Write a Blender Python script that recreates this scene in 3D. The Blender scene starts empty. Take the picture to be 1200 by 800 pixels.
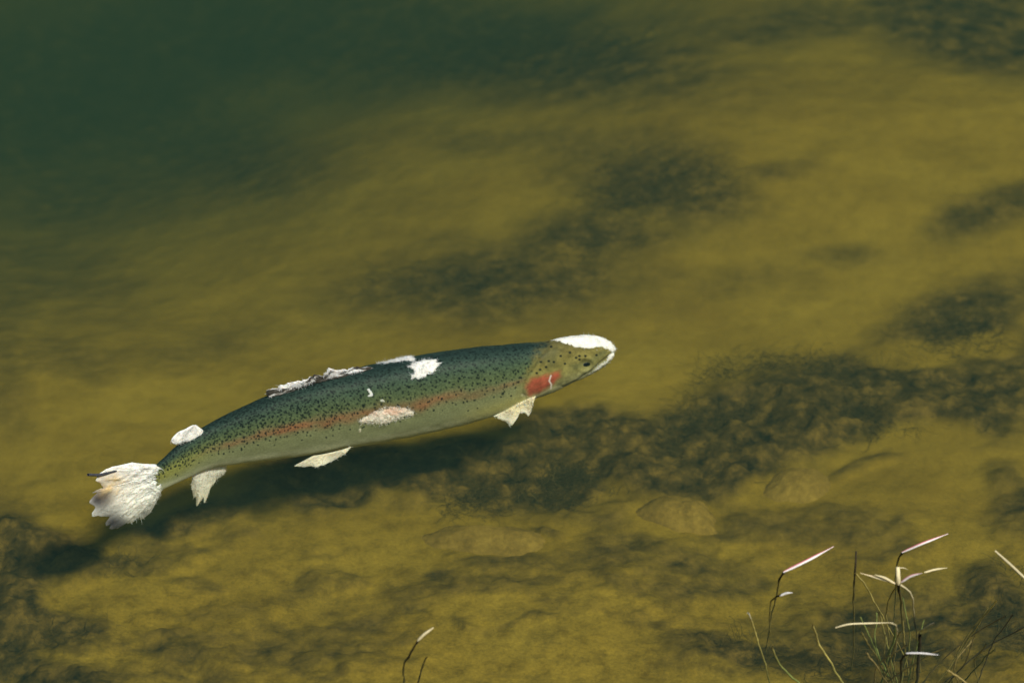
import bpy, math, random
import numpy as np
from mathutils import Vector

# ------------------------------------------------------------------ camera, sky, sun, exposure
scene = bpy.context.scene
COL = scene.collection
PITCH = math.radians(40.0)
DIST = 5.0
VIEW_W = 0.24                                  # sensor width / focal length
P0 = np.array([0.0, 0.0, -0.08])
FWD = np.array([0.0, math.cos(PITCH), -math.sin(PITCH)])
UP = np.array([0.0, math.sin(PITCH), math.cos(PITCH)])
RIGHT = np.array([1.0, 0.0, 0.0])
CAM = P0 - DIST * FWD
cam_data = bpy.data.cameras.new("camera")
cam_data.sensor_width = 36.0
cam_data.lens = 36.0 / VIEW_W
cam_data.clip_start = 0.1
cam_data.clip_end = 500.0
cam_data.dof.use_dof = True
cam_data.dof.focus_distance = DIST - 0.20
cam_data.dof.aperture_fstop = 4.8
cam = bpy.data.objects.new("camera", cam_data)
cam.location = CAM
cam.rotation_euler = (math.pi / 2 - PITCH, 0, 0)
COL.objects.link(cam)
scene.camera = cam

LIGHT_DIR = np.array([-0.100, 0.100, -0.205])
LIGHT_DIR /= np.linalg.norm(LIGHT_DIR)
SUN_EL = math.asin(-LIGHT_DIR[2])
SUN_AZ = math.atan2(-LIGHT_DIR[0], -LIGHT_DIR[1])        # clockwise from +Y
world = bpy.data.worlds.new("World")
scene.world = world
world.use_nodes = True
wn = world.node_tree.nodes
wl = world.node_tree.links
sky = wn.new("ShaderNodeTexSky")
sky.sky_type = 'NISHITA'
sky.sun_disc = False
sky.sun_elevation = SUN_EL
sky.sun_rotation = SUN_AZ
wl.new(sky.outputs[0], wn["Background"].inputs[0])
wn["Background"].inputs[1].default_value = 0.06
sun_data = bpy.data.lights.new("sun", 'SUN')
sun_data.energy = 4.2
sun_data.angle = math.radians(7.0)
sun_data.color = (1.0, 0.955, 0.88)
sun = bpy.data.objects.new("sun", sun_data)
sun.rotation_euler = Vector(LIGHT_DIR).to_track_quat('-Z', 'Y').to_euler()
sun.location = (3, -3, 6)
COL.objects.link(sun)
scene.view_settings.view_transform = 'Standard'
scene.view_settings.look = 'None'
scene.view_settings.gamma = 1.0
scene.view_settings.exposure = 0.30
scene.cycles.volume_bounces = 2
scene.cycles.max_bounces = 6
scene.cycles.diffuse_bounces = 3
scene.cycles.use_denoising = True

# ------------------------------------------------------------------ helpers
rng = np.random.default_rng(7)
random.seed(7)


def ray(px, py):
    d = FWD + RIGHT * ((px - 600.0) / 1200.0 * VIEW_W) + UP * ((400.0 - py) / 1200.0 * VIEW_W)
    return d


def at_z(px, py, z):
    d = ray(px, py)
    return CAM + d * ((z - CAM[2]) / d[2])


def at_plane(px, py, p, n):
    d = ray(px, py)
    return CAM + d * (np.dot(p - CAM, n) / np.dot(d, n))


def to_px(P):
    q = P - CAM
    dep = q @ FWD
    return 600.0 + (q @ RIGHT) / dep / VIEW_W * 1200.0, 400.0 - (q @ UP) / dep / VIEW_W * 1200.0


def _hash(ix, iy, iz, seed):
    h = (ix.astype(np.int64) * 374761393 + iy.astype(np.int64) * 668265263 + iz.astype(np.int64) * 2147483647 + seed * 1274126177) & 0xFFFFFFFF
    h = ((h ^ (h >> 13)) * 1274126177) & 0xFFFFFFFF
    h = (h ^ (h >> 16)) & 0xFFFFFF
    return h / float(0xFFFFFF)


def vnoise(x, y, z=None, seed=0):
    x = np.asarray(x, float); y = np.asarray(y, float)
    z = np.zeros_like(x) if z is None else np.asarray(z, float)
    ix, iy, iz = np.floor(x), np.floor(y), np.floor(z)
    fx, fy, fz = x - ix, y - iy, z - iz
    fx, fy, fz = (f * f * f * (f * (f * 6 - 15) + 10) for f in (fx, fy, fz))
    out = 0
    for dx in (0, 1):
        for dy in (0, 1):
            for dz in (0, 1):
                w = (fx if dx else 1 - fx) * (fy if dy else 1 - fy) * (fz if dz else 1 - fz)
                out = out + w * _hash(ix + dx, iy + dy, iz + dz, seed)
    return out * 2 - 1


def fbm(x, y, z=None, octaves=4, seed=0, gain=0.5):
    a, s, f, t = 1.0, 0.0, 1.0, 0.0
    for o in range(octaves):
        s = s + a * vnoise(np.asarray(x) * f + 17.3 * o, np.asarray(y) * f - 9.1 * o, None if z is None else np.asarray(z) * f, seed + o)
        t += a; a *= gain; f *= 2.03
    return s / t


def smooth(e0, e1, x):
    t = np.clip((np.asarray(x, float) - e0) / (e1 - e0), 0, 1)
    return t * t * (3 - 2 * t)


def spline(pts, n):
    """Resample a polyline of any dimension as a smooth curve, evenly by chord."""
    pts = np.asarray(pts, float)
    k = len(pts)
    seg = np.linalg.norm(np.diff(pts, axis=0), axis=1)
    u = np.concatenate([[0], np.cumsum(np.maximum(seg, 1e-9))])
    if k < 3:
        q = np.linspace(0, u[-1], n)
        return np.stack([np.interp(q, u, pts[:, c]) for c in range(pts.shape[1])], 1)
    m = np.zeros_like(pts)
    m[1:-1] = (pts[2:] - pts[:-2]) / (u[2:] - u[:-2])[:, None]
    m[0] = (pts[1] - pts[0]) / (u[1] - u[0]); m[-1] = (pts[-1] - pts[-2]) / (u[-1] - u[-2])
    q = np.linspace(0, u[-1], n)
    i = np.clip(np.searchsorted(u, q, side='right') - 1, 0, k - 2)
    h = (u[i + 1] - u[i])[:, None]
    t = ((q - u[i]) / (u[i + 1] - u[i]))[:, None]
    return ((2 * t**3 - 3 * t**2 + 1) * pts[i] + (t**3 - 2 * t**2 + t) * h * m[i]
            + (-2 * t**3 + 3 * t**2) * pts[i + 1] + (t**3 - t**2) * h * m[i + 1])


def poly_sd(px, py, poly):
    """Signed distance (positive inside) of points to a closed polygon."""
    poly = np.asarray(poly, float)
    px = np.asarray(px, float); py = np.asarray(py, float)
    inside = np.zeros(px.shape, bool)
    dist = np.full(px.shape, 1e9)
    for a, b in zip(poly, np.roll(poly, -1, axis=0)):
        e = b - a
        t = np.clip(((px - a[0]) * e[0] + (py - a[1]) * e[1]) / max(e @ e, 1e-9), 0, 1)
        dist = np.minimum(dist, np.hypot(px - a[0] - t * e[0], py - a[1] - t * e[1]))
        c = ((a[1] > py) != (b[1] > py))
        with np.errstate(divide='ignore', invalid='ignore'):
            xi = a[0] + (py - a[1]) * e[0] / (e[1] if abs(e[1]) > 1e-12 else 1e-12)
        inside ^= c & (px < xi)
    return np.where(inside, dist, -dist)


def line_d(px, py, pts):
    d = np.full(np.shape(px), 1e9)
    pts = np.asarray(pts, float)
    for a, b in zip(pts[:-1], pts[1:]):
        e = b - a
        t = np.clip(((px - a[0]) * e[0] + (py - a[1]) * e[1]) / max(e @ e, 1e-9), 0, 1)
        d = np.minimum(d, np.hypot(px - a[0] - t * e[0], py - a[1] - t * e[1]))
    return d


def make_mesh(name, verts, faces, smooth_shade=True, cols=None, attrs=None):
    me = bpy.data.meshes.new(name)
    verts = np.asarray(verts, float)
    if isinstance(faces, np.ndarray):
        nf, k = faces.shape
        me.vertices.add(len(verts)); me.vertices.foreach_set("co", verts.astype(np.float32).ravel())
        me.loops.add(nf * k); me.loops.foreach_set("vertex_index", faces.astype(np.int32).ravel())
        me.polygons.add(nf)
        me.polygons.foreach_set("loop_start", np.arange(0, nf * k, k, dtype=np.int32))
        me.update(calc_edges=True)
    else:
        me.from_pydata([tuple(v) for v in verts], [], faces)
    if smooth_shade:
        me.polygons.foreach_set("use_smooth", np.ones(len(me.polygons), dtype=bool))
    if cols is not None:
        a = me.attributes.new("Col", 'FLOAT_COLOR', 'POINT')
        c = np.ones((len(verts), 4), np.float32); c[:, :3] = np.clip(cols, 0, 1)
        a.data.foreach_set("color", c.ravel())
    for k_, v_ in (attrs or {}).items():
        a = me.attributes.new(k_, 'FLOAT', 'POINT')
        a.data.foreach_set("value", np.asarray(v_, np.float32))
    me.validate()
    me.update()
    return me


def obj(name, me, mat, parent=None, loc=None, **props):
    o = bpy.data.objects.new(name, me)
    COL.objects.link(o)
    if mat is not None and me is not None:
        me.materials.append(mat)
    if parent is not None:
        o.parent = parent
        o.location = -np.asarray(parent.location)        # meshes are given in world coordinates
    if loc is not None:
        o.location = loc
    for k, v in props.items():
        o[k] = v
    return o


def empty(name, loc, **props):
    o = bpy.data.objects.new(name, None)
    o.location = Vector(loc)
    o.empty_display_size = 0.05
    COL.objects.link(o)
    for k, v in props.items():
        o[k] = v
    return o


def grid_faces(nu, nv, wrap_v=False):
    i = np.arange(nu - 1)[:, None]
    j = np.arange(nv if wrap_v else nv - 1)[None, :]
    j2 = (j + 1) % nv
    f = np.stack([i * nv + j, i * nv + j2, (i + 1) * nv + j2, (i + 1) * nv + j], -1)
    return f.reshape(-1, 4)


# ------------------------------------------------------------------ materials
def new_mat(name):
    m = bpy.data.materials.new(name)
    m.use_nodes = True
    nt = m.node_tree
    b = nt.nodes["Principled BSDF"]
    b.inputs["Specular IOR Level"].default_value = 0.08
    b.inputs["Roughness"].default_value = 0.8
    return m, nt, b


def node(nt, typ, **kw):
    n = nt.nodes.new(typ)
    for k, v in kw.items():
        if hasattr(n, k):
            setattr(n, k, v)
        else:
            n.inputs[k].default_value = v
    return n


def noise(nt, scale, detail=4.0, rough=0.55, vec=None):
    n = node(nt, "ShaderNodeTexNoise")
    n.inputs["Scale"].default_value = scale
    n.inputs["Detail"].default_value = detail
    n.inputs["Roughness"].default_value = rough
    if vec is None:
        g = nt.nodes.new("ShaderNodeNewGeometry"); vec = g.outputs["Position"]
    nt.links.new(vec, n.inputs["Vector"])
    return n.outputs["Fac"]


def ramp(nt, fac, stops):
    r = nt.nodes.new("ShaderNodeValToRGB")
    while len(r.color_ramp.elements) < len(stops):
        r.color_ramp.elements.new(0.5)
    for e, (p, c) in zip(r.color_ramp.elements, stops):
        e.position = p
        e.color = (*c, 1.0) if len(c) == 3 else c
    nt.links.new(fac, r.inputs[0])
    return r.outputs[0]


def mix(nt, fac, a, b, mode='MIX'):
    n = nt.nodes.new("ShaderNodeMix")
    n.data_type = 'RGBA'
    n.blend_type = mode
    for sock, val in ((n.inputs[0], fac), (n.inputs[6], a), (n.inputs[7], b)):
        if isinstance(val, (int, float)):
            sock.default_value = val
        elif isinstance(val, tuple):
            sock.default_value = (*val, 1.0)
        else:
            nt.links.new(val, sock)
    return n.outputs[2]


def bump(nt, b, height, strength, dist):
    n = nt.nodes.new("ShaderNodeBump")
    n.inputs["Strength"].default_value = strength
    n.inputs["Distance"].default_value = dist
    nt.links.new(height, n.inputs["Height"])
    nt.links.new(n.outputs[0], b.inputs["Normal"])


def attr_mat(name, fine_scale, lo, hi, bump_s=0.3, bump_d=0.001, sss=0.0):
    """Material whose colour is the mesh's own pigment (Col) broken up by fine noise."""
    m, nt, b = new_mat(name)
    a = nt.nodes.new("ShaderNodeAttribute"); a.attribute_name = "Col"
    f = noise(nt, fine_scale, 3.0, 0.6)
    g = ramp(nt, f, [(0.3, (lo,) * 3), (0.7, (hi,) * 3)])
    nt.links.new(mix(nt, 1.0, a.outputs["Color"], g, 'MULTIPLY'), b.inputs["Base Color"])
    bump(nt, b, f, bump_s, bump_d)
    if sss:
        b.inputs["Subsurface Weight"].default_value = sss
        b.inputs["Subsurface Radius"].default_value = (1.0, 0.7, 0.5)
        b.inputs["Subsurface Scale"].default_value = 0.003
    return m


# ------------------------------------------------------------------ the pond bed
def zbed(x, y):
    x = np.asarray(x, float); y = np.asarray(y, float)
    z = -0.285 - 0.15 * np.minimum(y, 0)
    yy = np.maximum(y, 0)
    z = z - 0.10 * yy - 0.05 * yy**2 - 0.16 * smooth(0.75, 1.5, y) * (1 - 0.8 * smooth(-0.1, 0.5, x))
    z = z + 0.07 * smooth(0.25, 0.9, y) * smooth(-0.15, 0.35, x)
    left = smooth(0.0, -0.70, x) * smooth(0.12, 1.0, y)
    z = z - 0.20 * left
    z = z - 0.10 * smooth(-0.42, -0.75, x) * smooth(-0.1, -0.5, y)
    z = np.maximum(z, -1.6 + 0.1 * vnoise(x * 0.2, y * 0.2, None, 5))
    bank = smooth(-1.15, -3.4, y)
    z = z * (1 - bank) + bank * 1.35
    z = z + 0.013 * fbm(x * 3.1, y * 3.1, None, 3, 11) * (1 + 0.6 * smooth(0.4, -0.5, y))
    z = z + 0.0045 * fbm(x * 14, y * 14, None, 4, 23) * (0.22 + 1.0 * smooth(0.2, -0.4, y))
    return z


def on_bed(px, py):
    z = -0.3
    for _ in range(8):
        p = at_z(px, py, z)
        z = float(zbed(p[0], p[1]))
    return at_z(px, py, z)


def axis(lo, hi, fine_lo, fine_hi, step, grow):
    c = list(np.arange(fine_lo, fine_hi + 1e-6, step))
    s = step
    while c[-1] < hi:
        s *= grow; c.append(c[-1] + s)
    s = step
    while c[0] > lo:
        s *= grow; c.insert(0, c[0] - s)
    return np.array(c)


xs = axis(-45, 45, -0.85, 0.85, 0.0042, 1.09)
ys = axis(-40, 60, -0.85, 1.25, 0.0050, 1.09)
X, Y = np.meshgrid(xs, ys, indexing='ij')
X = X.ravel(); Y = Y.ravel()
Z = zbed(X, Y)
bpx, bpy_ = to_px(np.stack([X, Y, Z], 1))

# dark algae and silt, plus painted fish shadow and frame-edge darkening: (where on the bed, seen from the bank), half-axes, turn, strength
FILMS_AND_SHADE = [
    (770, 215, 125, 58, 8, 0.66), (900, 190, 60, 12, -5, 0.5), (650, 175, 90, 28, 5, 0.45),
    (560, 335, 200, 48, -6, 0.66), (690, 278, 130, 40, -12, 0.62), (1060, 755, 240, 75, 0, 0.55), (1150, 460, 130, 80, -10, 0.62), (470, 300, 120, 30, -8, 0.3), (860, 330, 120, 24, -8, 0.28), (430, 360, 70, 26, 0, 0.45),  # the wide lower-right ellipse paints in the frame's corner darkening
    (950, 475, 200, 66, -14, 0.95), (840, 520, 85, 62, 0, 0.9), (1120, 375, 130, 48, -18, 0.62),
    (1190, 240, 110, 34, -14, 0.55), (1100, 470, 140, 48, -12, 0.8), (1010, 290, 70, 14, -2, 0.4),
    (590, 572, 150, 50, 4, 0.9), (730, 530, 150, 52, 8, 0.9), (440, 565, 150, 40, -6, 0.8), (250, 605, 140, 22, -10, 0.6), (0, 700, 60, 110, 0, 0.9),  # ellipses below the fish paint its shadow darker; the left one darkens the margin
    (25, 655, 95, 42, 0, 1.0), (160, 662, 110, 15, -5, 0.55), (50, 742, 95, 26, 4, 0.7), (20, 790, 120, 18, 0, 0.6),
    (60, 345, 100, 26, 4, 0.40), (95, 408, 80, 26, 4, 0.40), (275, 402, 100, 26, -6, 0.36),
    (400, 768, 62, 10, 14, 0.5), (565, 700, 75, 13, -2, 0.4), (240, 690, 40, 9, 20, 0.4),
    (850, 765, 85, 26, 4, 0.75), (1185, 730, 45, 75, 0, 0.8), (1010, 785, 120, 22, 0, 0.6), (1180, 600, 45, 45, 0, 0.55),
    (40, 120, 270, 110, -12, 1.0), (260, 190, 130, 55, 0, 0.7), (620, 55, 240, 52, 4, 0.85), (300, 40, 320, 70, 0, 0.9),
    (1150, 40, 170, 60, 16, 0.7), (950, 20, 200, 22, 0, 0.6), (550, 170, 60, 22, 0, 0.4), (90, 225, 190, 46, -4, 0.62), (30, 300, 90, 34, 0, 0.45), (0, 420, 50, 120, 0, 0.35), (0, 800, 160, 40, 0, 0.7),
    (640, 640, 24, 6, 0, 0.5), (1000, 560, 60, 8, -8, 0.45), (930, 610, 50, 8, 0, 0.35), (760, 705, 90, 14, 4, 0.25),
]
film_shade = np.zeros_like(X)
w1 = fbm(X * 4, Y * 4, None, 4, 41); w2 = fbm(X * 4 + 31, Y * 4, None, 4, 43)
qx = bpx + 42 * w1; qy = bpy_ + 30 * w2
for cx, cy, rx, ry, rot, st in FILMS_AND_SHADE:
    c, s = math.cos(math.radians(rot)), math.sin(math.radians(rot))
    dx, dy = qx - cx, qy - cy
    r = np.hypot((dx * c + dy * s) / rx, (-dx * s + dy * c) / ry)
    far_ = 1.0 if cy < 420 and cx < 1050 else 0.0
    film_shade = np.maximum(film_shade, min(1.0, st * (1.15 - 0.12 * far_)) * smooth(1.35 + 0.45 * far_, 0.40 - 0.30 * far_, r))
patchy = smooth(0.08, 0.42, fbm(X * 5.0, Y * 8.5, None, 5, 131, 0.6)) * 0.50 * smooth(0.25, -0.25, Y)
film_shade = np.maximum(film_shade, patchy)
for cx, cy, rx, ry in ((1062, 418, 62, 20), (1152, 404, 46, 18), (795, 606, 60, 26), (930, 575, 60, 24), (1085, 520, 70, 24)):
    film_shade = film_shade * (1 - 0.9 * smooth(1.2, 0.6, np.hypot((bpx + 14 * w1 - cx) / rx, (bpy_ + 10 * w2 - cy) / ry)))
film_shade = np.maximum(film_shade, 0.42 * np.exp(-(line_d(bpx + 8 * w1, bpy_ + 6 * w2, [(530, 726), (548, 741), (572, 745), (598, 736), (620, 724), (650, 722)]) / 5.0) ** 2))
outside = smooth(20, 120, np.maximum(np.maximum(-bpx, bpx - 1200), np.maximum(-bpy_, bpy_ - 800)))
wild = smooth(0.05, 0.4, fbm(X * 1.6, Y * 1.6, None, 4, 77)) * 0.9
film_shade = film_shade * (1 - outside) + wild * outside
near = smooth(4, 1.5, np.abs(X))
Z = Z + near * film_shade * (0.25 + 0.75 * smooth(0.45, 0.0, Y)) * (0.010 + 0.030 * fbm(X * 14, Y * 17, None, 5, 91, 0.62))
Z = Z + near * 0.0022 * fbm(X * 30, Y * 34, None, 3, 97)

m_bed, nt, b = new_mat("pond_bed_silt")
a = nt.nodes.new("ShaderNodeAttribute"); a.attribute_name = "film_shade"
n1 = noise(nt, 5.0, 5.0, 0.6)
n2 = noise(nt, 42.0, 6.0, 0.65)
n3 = noise(nt, 260.0, 4.0, 0.7)
base = ramp(nt, n1, [(0.30, (0.215, 0.144, 0.020)), (0.52, (0.266, 0.184, 0.026)), (0.72, (0.305, 0.216, 0.033))])
ac = nt.nodes.new("ShaderNodeAttribute"); ac.attribute_name = "coarse"
mott = ramp(nt, n2, [(0.28, (0.50, 0.48, 0.45)), (0.50, (0.95, 0.95, 0.95)), (0.72, (1.16, 1.14, 1.08))])
grain = ramp(nt, n3, [(0.30, (0.72, 0.72, 0.72)), (0.70, (1.16, 1.16, 1.16))])
mp0 = nt.nodes.new("ShaderNodeMapping"); mp0.inputs["Scale"].default_value = (6.0, 15.0, 15.0); mp0.inputs["Rotation"].default_value = (0, 0, 0.15)
g0 = nt.nodes.new("ShaderNodeNewGeometry"); nt.links.new(g0.outputs["Position"], mp0.inputs["Vector"])
streak = ramp(nt, noise(nt, 1.0, 6.0, 0.62, mp0.outputs[0]), [(0.30, (0.80, 0.79, 0.77)), (0.52, (1.0, 1.0, 1.0)), (0.76, (1.05, 1.04, 1.02))])
sand = mix(nt, 1.0, mix(nt, ac.outputs["Fac"], mix(nt, ac.outputs["Fac"], base, mott, 'MULTIPLY'), grain, 'MULTIPLY'), streak, 'MULTIPLY')
dark = ramp(nt, noise(nt, 34.0, 7.0, 0.7), [(0.34, (0.011, 0.011, 0.006)), (0.50, (0.070, 0.050, 0.015)), (0.68, (0.185, 0.125, 0.030))])  # darkest stop paints shade in the crevices between weed lumps
# the film is torn: its strength against a streaky noise
mp = nt.nodes.new("ShaderNodeMapping"); mp.inputs["Scale"].default_value = (11.0, 22.0, 22.0); mp.inputs["Rotation"].default_value = (0, 0, 0.12)
gg = nt.nodes.new("ShaderNodeNewGeometry"); nt.links.new(gg.outputs["Position"], mp.inputs["Vector"])
n4 = noise(nt, 1.0, 6.0, 0.66, mp.outputs[0])
ma = nt.nodes.new("ShaderNodeMath"); ma.operation = 'MULTIPLY_ADD'
cen = nt.nodes.new("ShaderNodeMath"); cen.operation = 'SUBTRACT'; nt.links.new(n4, cen.inputs[0]); cen.inputs[1].default_value = 0.5
amp = nt.nodes.new("ShaderNodeMath"); amp.operation = 'MULTIPLY'; nt.links.new(ac.outputs["Fac"], amp.inputs[0]); amp.inputs[1].default_value = 1.9
nt.links.new(cen.outputs[0], ma.inputs[0]); nt.links.new(amp.outputs[0], ma.inputs[1])
sub = nt.nodes.new("ShaderNodeMath"); sub.operation = 'SUBTRACT'
nt.links.new(a.outputs["Fac"], sub.inputs[0]); sub.inputs[1].default_value = 0.0
nt.links.new(sub.outputs[0], ma.inputs[2])
torn = ramp(nt, ma.outputs[0], [(0.08, (0, 0, 0)), (0.74, (1, 1, 1))])
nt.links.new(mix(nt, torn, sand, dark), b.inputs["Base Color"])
b.inputs["Specular IOR Level"].default_value = 0.0
b.inputs["Roughness"].default_value = 1.0
bump(nt, b, n2, 0.4, 0.006)
me = make_mesh("pond_bed", np.stack([X, Y, Z], 1), grid_faces(len(xs), len(ys)), attrs={"film_shade": film_shade, "coarse": 0.30 + 0.70 * smooth(0.15, -0.35, Y)})  # coarse drops with distance: mottling painted fainter in place of murk haze
obj("ground", me, m_bed, kind="structure", label="ochre silt bed of the pond under shallow murky water")

# ------------------------------------------------------------------ the water: one closed body of murky green water
wx0, wx1, wy0, wy1, wz0, wz1 = -44, 44, -39, 59, -2.6, 0.0
wv = [(x, y, z) for z in (wz0, wz1) for y in (wy0, wy1) for x in (wx0, wx1)]
wf = [(0, 2, 3, 1), (4, 5, 7, 6), (0, 1, 5, 4), (2, 6, 7, 3), (0, 4, 6, 2), (1, 3, 7, 5)]
m_water = bpy.data.materials.new("murky_water")
m_water.use_nodes = True
nt = m_water.node_tree
nt.nodes.remove(nt.nodes["Principled BSDF"])
sc = node(nt, "ShaderNodeVolumeScatter"); sc.inputs["Color"].default_value = (0.20, 0.44, 0.42, 1); sc.inputs["Density"].default_value = 0.32
sc.inputs["Anisotropy"].default_value = 0.0
ab = node(nt, "ShaderNodeVolumeAbsorption"); ab.inputs["Color"].default_value = (0.40, 0.48, 0.08, 1); ab.inputs["Density"].default_value = 1.4
ad = nt.nodes.new("ShaderNodeAddShader")
nt.links.new(sc.outputs[0], ad.inputs[0]); nt.links.new(ab.outputs[0], ad.inputs[1])
nt.links.new(ad.outputs[0], nt.nodes["Material Output"].inputs["Volume"])
obj("water", make_mesh("water", wv, wf, False), m_water, kind="structure", label="murky olive green pond water")

# ------------------------------------------------------------------ stones
m_stone, nt, b = new_mat("silted_stone")
c1 = ramp(nt, noise(nt, 24.0, 6.0, 0.65), [(0.30, (0.13, 0.088, 0.022)), (0.50, (0.23, 0.155, 0.034)), (0.70, (0.31, 0.212, 0.046))])
c2 = ramp(nt, noise(nt, 150.0, 4.0, 0.7), [(0.3, (0.72,) * 3), (0.7, (1.12,) * 3)])
nt.links.new(mix(nt, 1.0, c1, c2, 'MULTIPLY'), b.inputs["Base Color"])
bump(nt, b, noise(nt, 60.0, 5.0, 0.6), 0.5, 0.006)
b.inputs["Specular IOR Level"].default_value = 0.0


def stone(px, py, rx, ry, h, turn, seed, label):
    p = on_bed(px, py)
    nu, nv = 30, 44
    rho = np.linspace(0.0, 1.25, nu)[:, None]
    ph = np.linspace(0, 2 * math.pi, nv, endpoint=False)[None, :]
    rim_ = 1 + 0.34 * fbm(np.cos(ph) * 1.1 + seed, np.sin(ph) * 1.1, None, 4, seed)
    lx, ly = (rho * rim_ * np.cos(ph) * rx).ravel(), (rho * rim_ * np.sin(ph) * ry).ravel()
    top = (1 - rho ** 2.6) * (1 + 0.35 * np.cos(ph - 0.6) * rho) + 0.28 * fbm((rho * np.cos(ph)) * 2.2 + seed, (rho * np.sin(ph)) * 2.2, None, 4, seed + 3)
    lz = (h * top).ravel()
    c, s = math.cos(turn), math.sin(turn)
    wx, wy = p[0] + lx * c - ly * s, p[1] + lx * s + ly * c
    v = np.stack([wx, wy, p[2] + lz + 0.002], 1)
    obj("stone", make_mesh("stone", v - p, grid_faces(nu, nv, True)), m_stone, loc=p, label=label, category="stone", group="silt covered stones on the pond bed")


stone(797, 606, 0.046, 0.034, 0.016, -0.15, 3, "flat pale brown stone standing clear of the dark weed")
stone(937, 571, 0.042, 0.030, 0.010, 0.5, 5, "rounded brown stone at the lower edge of the tangled weed")
stone(585, 636, 0.066, 0.030, 0.012, -0.1, 9, "broad low silted stone below the fish's shadow")
stone(873, 514, 0.015, 0.011, 0.010, 0.2, 21, "small pale pebble lying inside the weed tangle")

# ------------------------------------------------------------------ weed tangles (nobody could count the threads)
m_weed = attr_mat("weed_thread", 90.0, 0.75, 1.2, 0.2, 0.001)


def threads(name, label, blobs, n, height, length, seed, tones, rad=(0.00012, 0.00030)):
    """A tangle of thin water weed threads spread over blobs (x, y, rx, ry on the bed as seen from the bank)."""
    r = np.random.default_rng(seed)
    segs = 7
    V, F, C = [], [], []
    wts = np.array([bl[2] * bl[3] for bl in blobs], float); wts /= wts.sum()
    BL = np.array(blobs, float)[r.choice(len(blobs), n, p=wts)]
    ang, RR = r.uniform(0, 2 * math.pi, n), r.uniform(0, 1, n) ** 0.75
    roots = on_bed_many(BL[:, 0] + BL[:, 2] * RR * np.cos(ang), BL[:, 1] + BL[:, 3] * RR * np.sin(ang))
    for k in range(n):
        p, rr = roots[k], RR[k]
        lift = height * r.uniform(0.05, 1.0) ** 1.8 * (1.05 - rr * 0.8)
        L = length * r.uniform(0.5, 1.4)
        h = r.uniform(0, 2 * math.pi); dz = r.uniform(-0.2, 0.7)
        cur = p + np.array([0, 0, lift * 0.4])
        pts = [cur.copy()]
        for q in range(segs - 1):
            h += r.normal(0, 0.55); dz = dz * 0.7 + r.normal(0, 0.35)
            cur = cur + np.array([math.cos(h), math.sin(h), dz * 0.5]) * L / (segs - 1)
            cur[2] = max(cur[2], p[2] - 0.004); cur[2] = min(cur[2], p[2] + lift + 0.01)
            pts.append(cur.copy())
        pts = np.array(pts)
        w = r.uniform(*rad)
        base = len(V) * 3 * segs
        t = np.gradient(pts, axis=0); t /= np.linalg.norm(t, axis=1)[:, None] + 1e-9
        sd = np.cross(t, [0, 0, 1.0]); sd /= np.linalg.norm(sd, axis=1)[:, None] + 1e-9
        up = np.cross(sd, t)
        rw = w * np.sin(np.linspace(0.5, math.pi - 0.25, segs))[:, None]
        ring = np.stack([pts + (sd * math.cos(a_) + up * math.sin(a_)) * rw for a_ in (0.5, 2.6, 4.7)], 1)
        V.append(ring.reshape(-1, 3))
        F.append(grid_faces(segs, 3, True) + base)
        tone = np.array(tones[r.integers(len(tones))]) * r.uniform(0.6, 1.35)
        C.append(np.repeat(tone[None], 3 * segs, 0))
    obj(name, make_mesh(name, np.concatenate(V), np.concatenate(F), True, np.concatenate(C)), m_weed, kind="stuff", label=label, category="water weed")


def on_bed_many(px, py):
    z = np.full(len(px), -0.3)
    d = FWD + RIGHT * ((px - 600.0) / 1200.0 * VIEW_W)[:, None] + UP * ((400.0 - py) / 1200.0 * VIEW_W)[:, None]
    for _ in range(5):
        p = CAM + d * ((z - CAM[2]) / d[:, 2])[:, None]
        z = zbed(p[:, 0], p[:, 1])
    return CAM + d * ((z - CAM[2]) / d[:, 2])[:, None]


DK = [(0.024, 0.024, 0.010), (0.038, 0.034, 0.013), (0.060, 0.050, 0.018), (0.085, 0.066, 0.024), (0.12, 0.092, 0.032)]
DK2 = [(0.012, 0.018, 0.010), (0.022, 0.026, 0.012), (0.04, 0.038, 0.016), (0.07, 0.06, 0.025)]
threads("water_weed", "broad brown green tangle of weed beside the ochre stones", [(950, 470, 150, 50), (845, 515, 75, 55), (1040, 470, 110, 36), (900, 440, 90, 26), (1125, 390, 80, 34), (1180, 470, 50, 30)], 4500, 0.018, 0.035, 1, DK)
threads("water_weed", "dark weed tangle between the fish and the flat pale stone", [(720, 535, 110, 34), (640, 568, 110, 30), (560, 585, 60, 24)], 2800, 0.020, 0.032, 2, DK)
threads("water_weed", "deep blue green weed mound beyond the fish's head", [(775, 212, 92, 38), (720, 240, 60, 20)], 900, 0.016, 0.040, 3, DK[1:])
threads("water_weed", "low weed band in the deeper water behind the fish's back", [(560, 335, 150, 26), (690, 290, 70, 18)], 1200, 0.008, 0.035, 4, DK[1:])
threads("water_weed", "dark weed bank sunk in the deepest murky water", [(80, 120, 210, 70), (300, 60, 240, 45), (600, 55, 160, 36)], 1500, 0.04, 0.08, 5, DK2, (0.0004, 0.0009))
threads("water_weed", "matted weed at the foot of the grass stems", [(1000, 785, 120, 18), (1180, 730, 40, 60), (860, 765, 60, 16), (1090, 775, 60, 25)], 2400, 0.024, 0.038, 6, DK)
threads("water_weed", "dark weed past the fish's tail shadow", [(20, 655, 70, 26), (50, 742, 80, 16), (140, 662, 70, 8)], 900, 0.010, 0.028, 8, DK)

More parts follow.
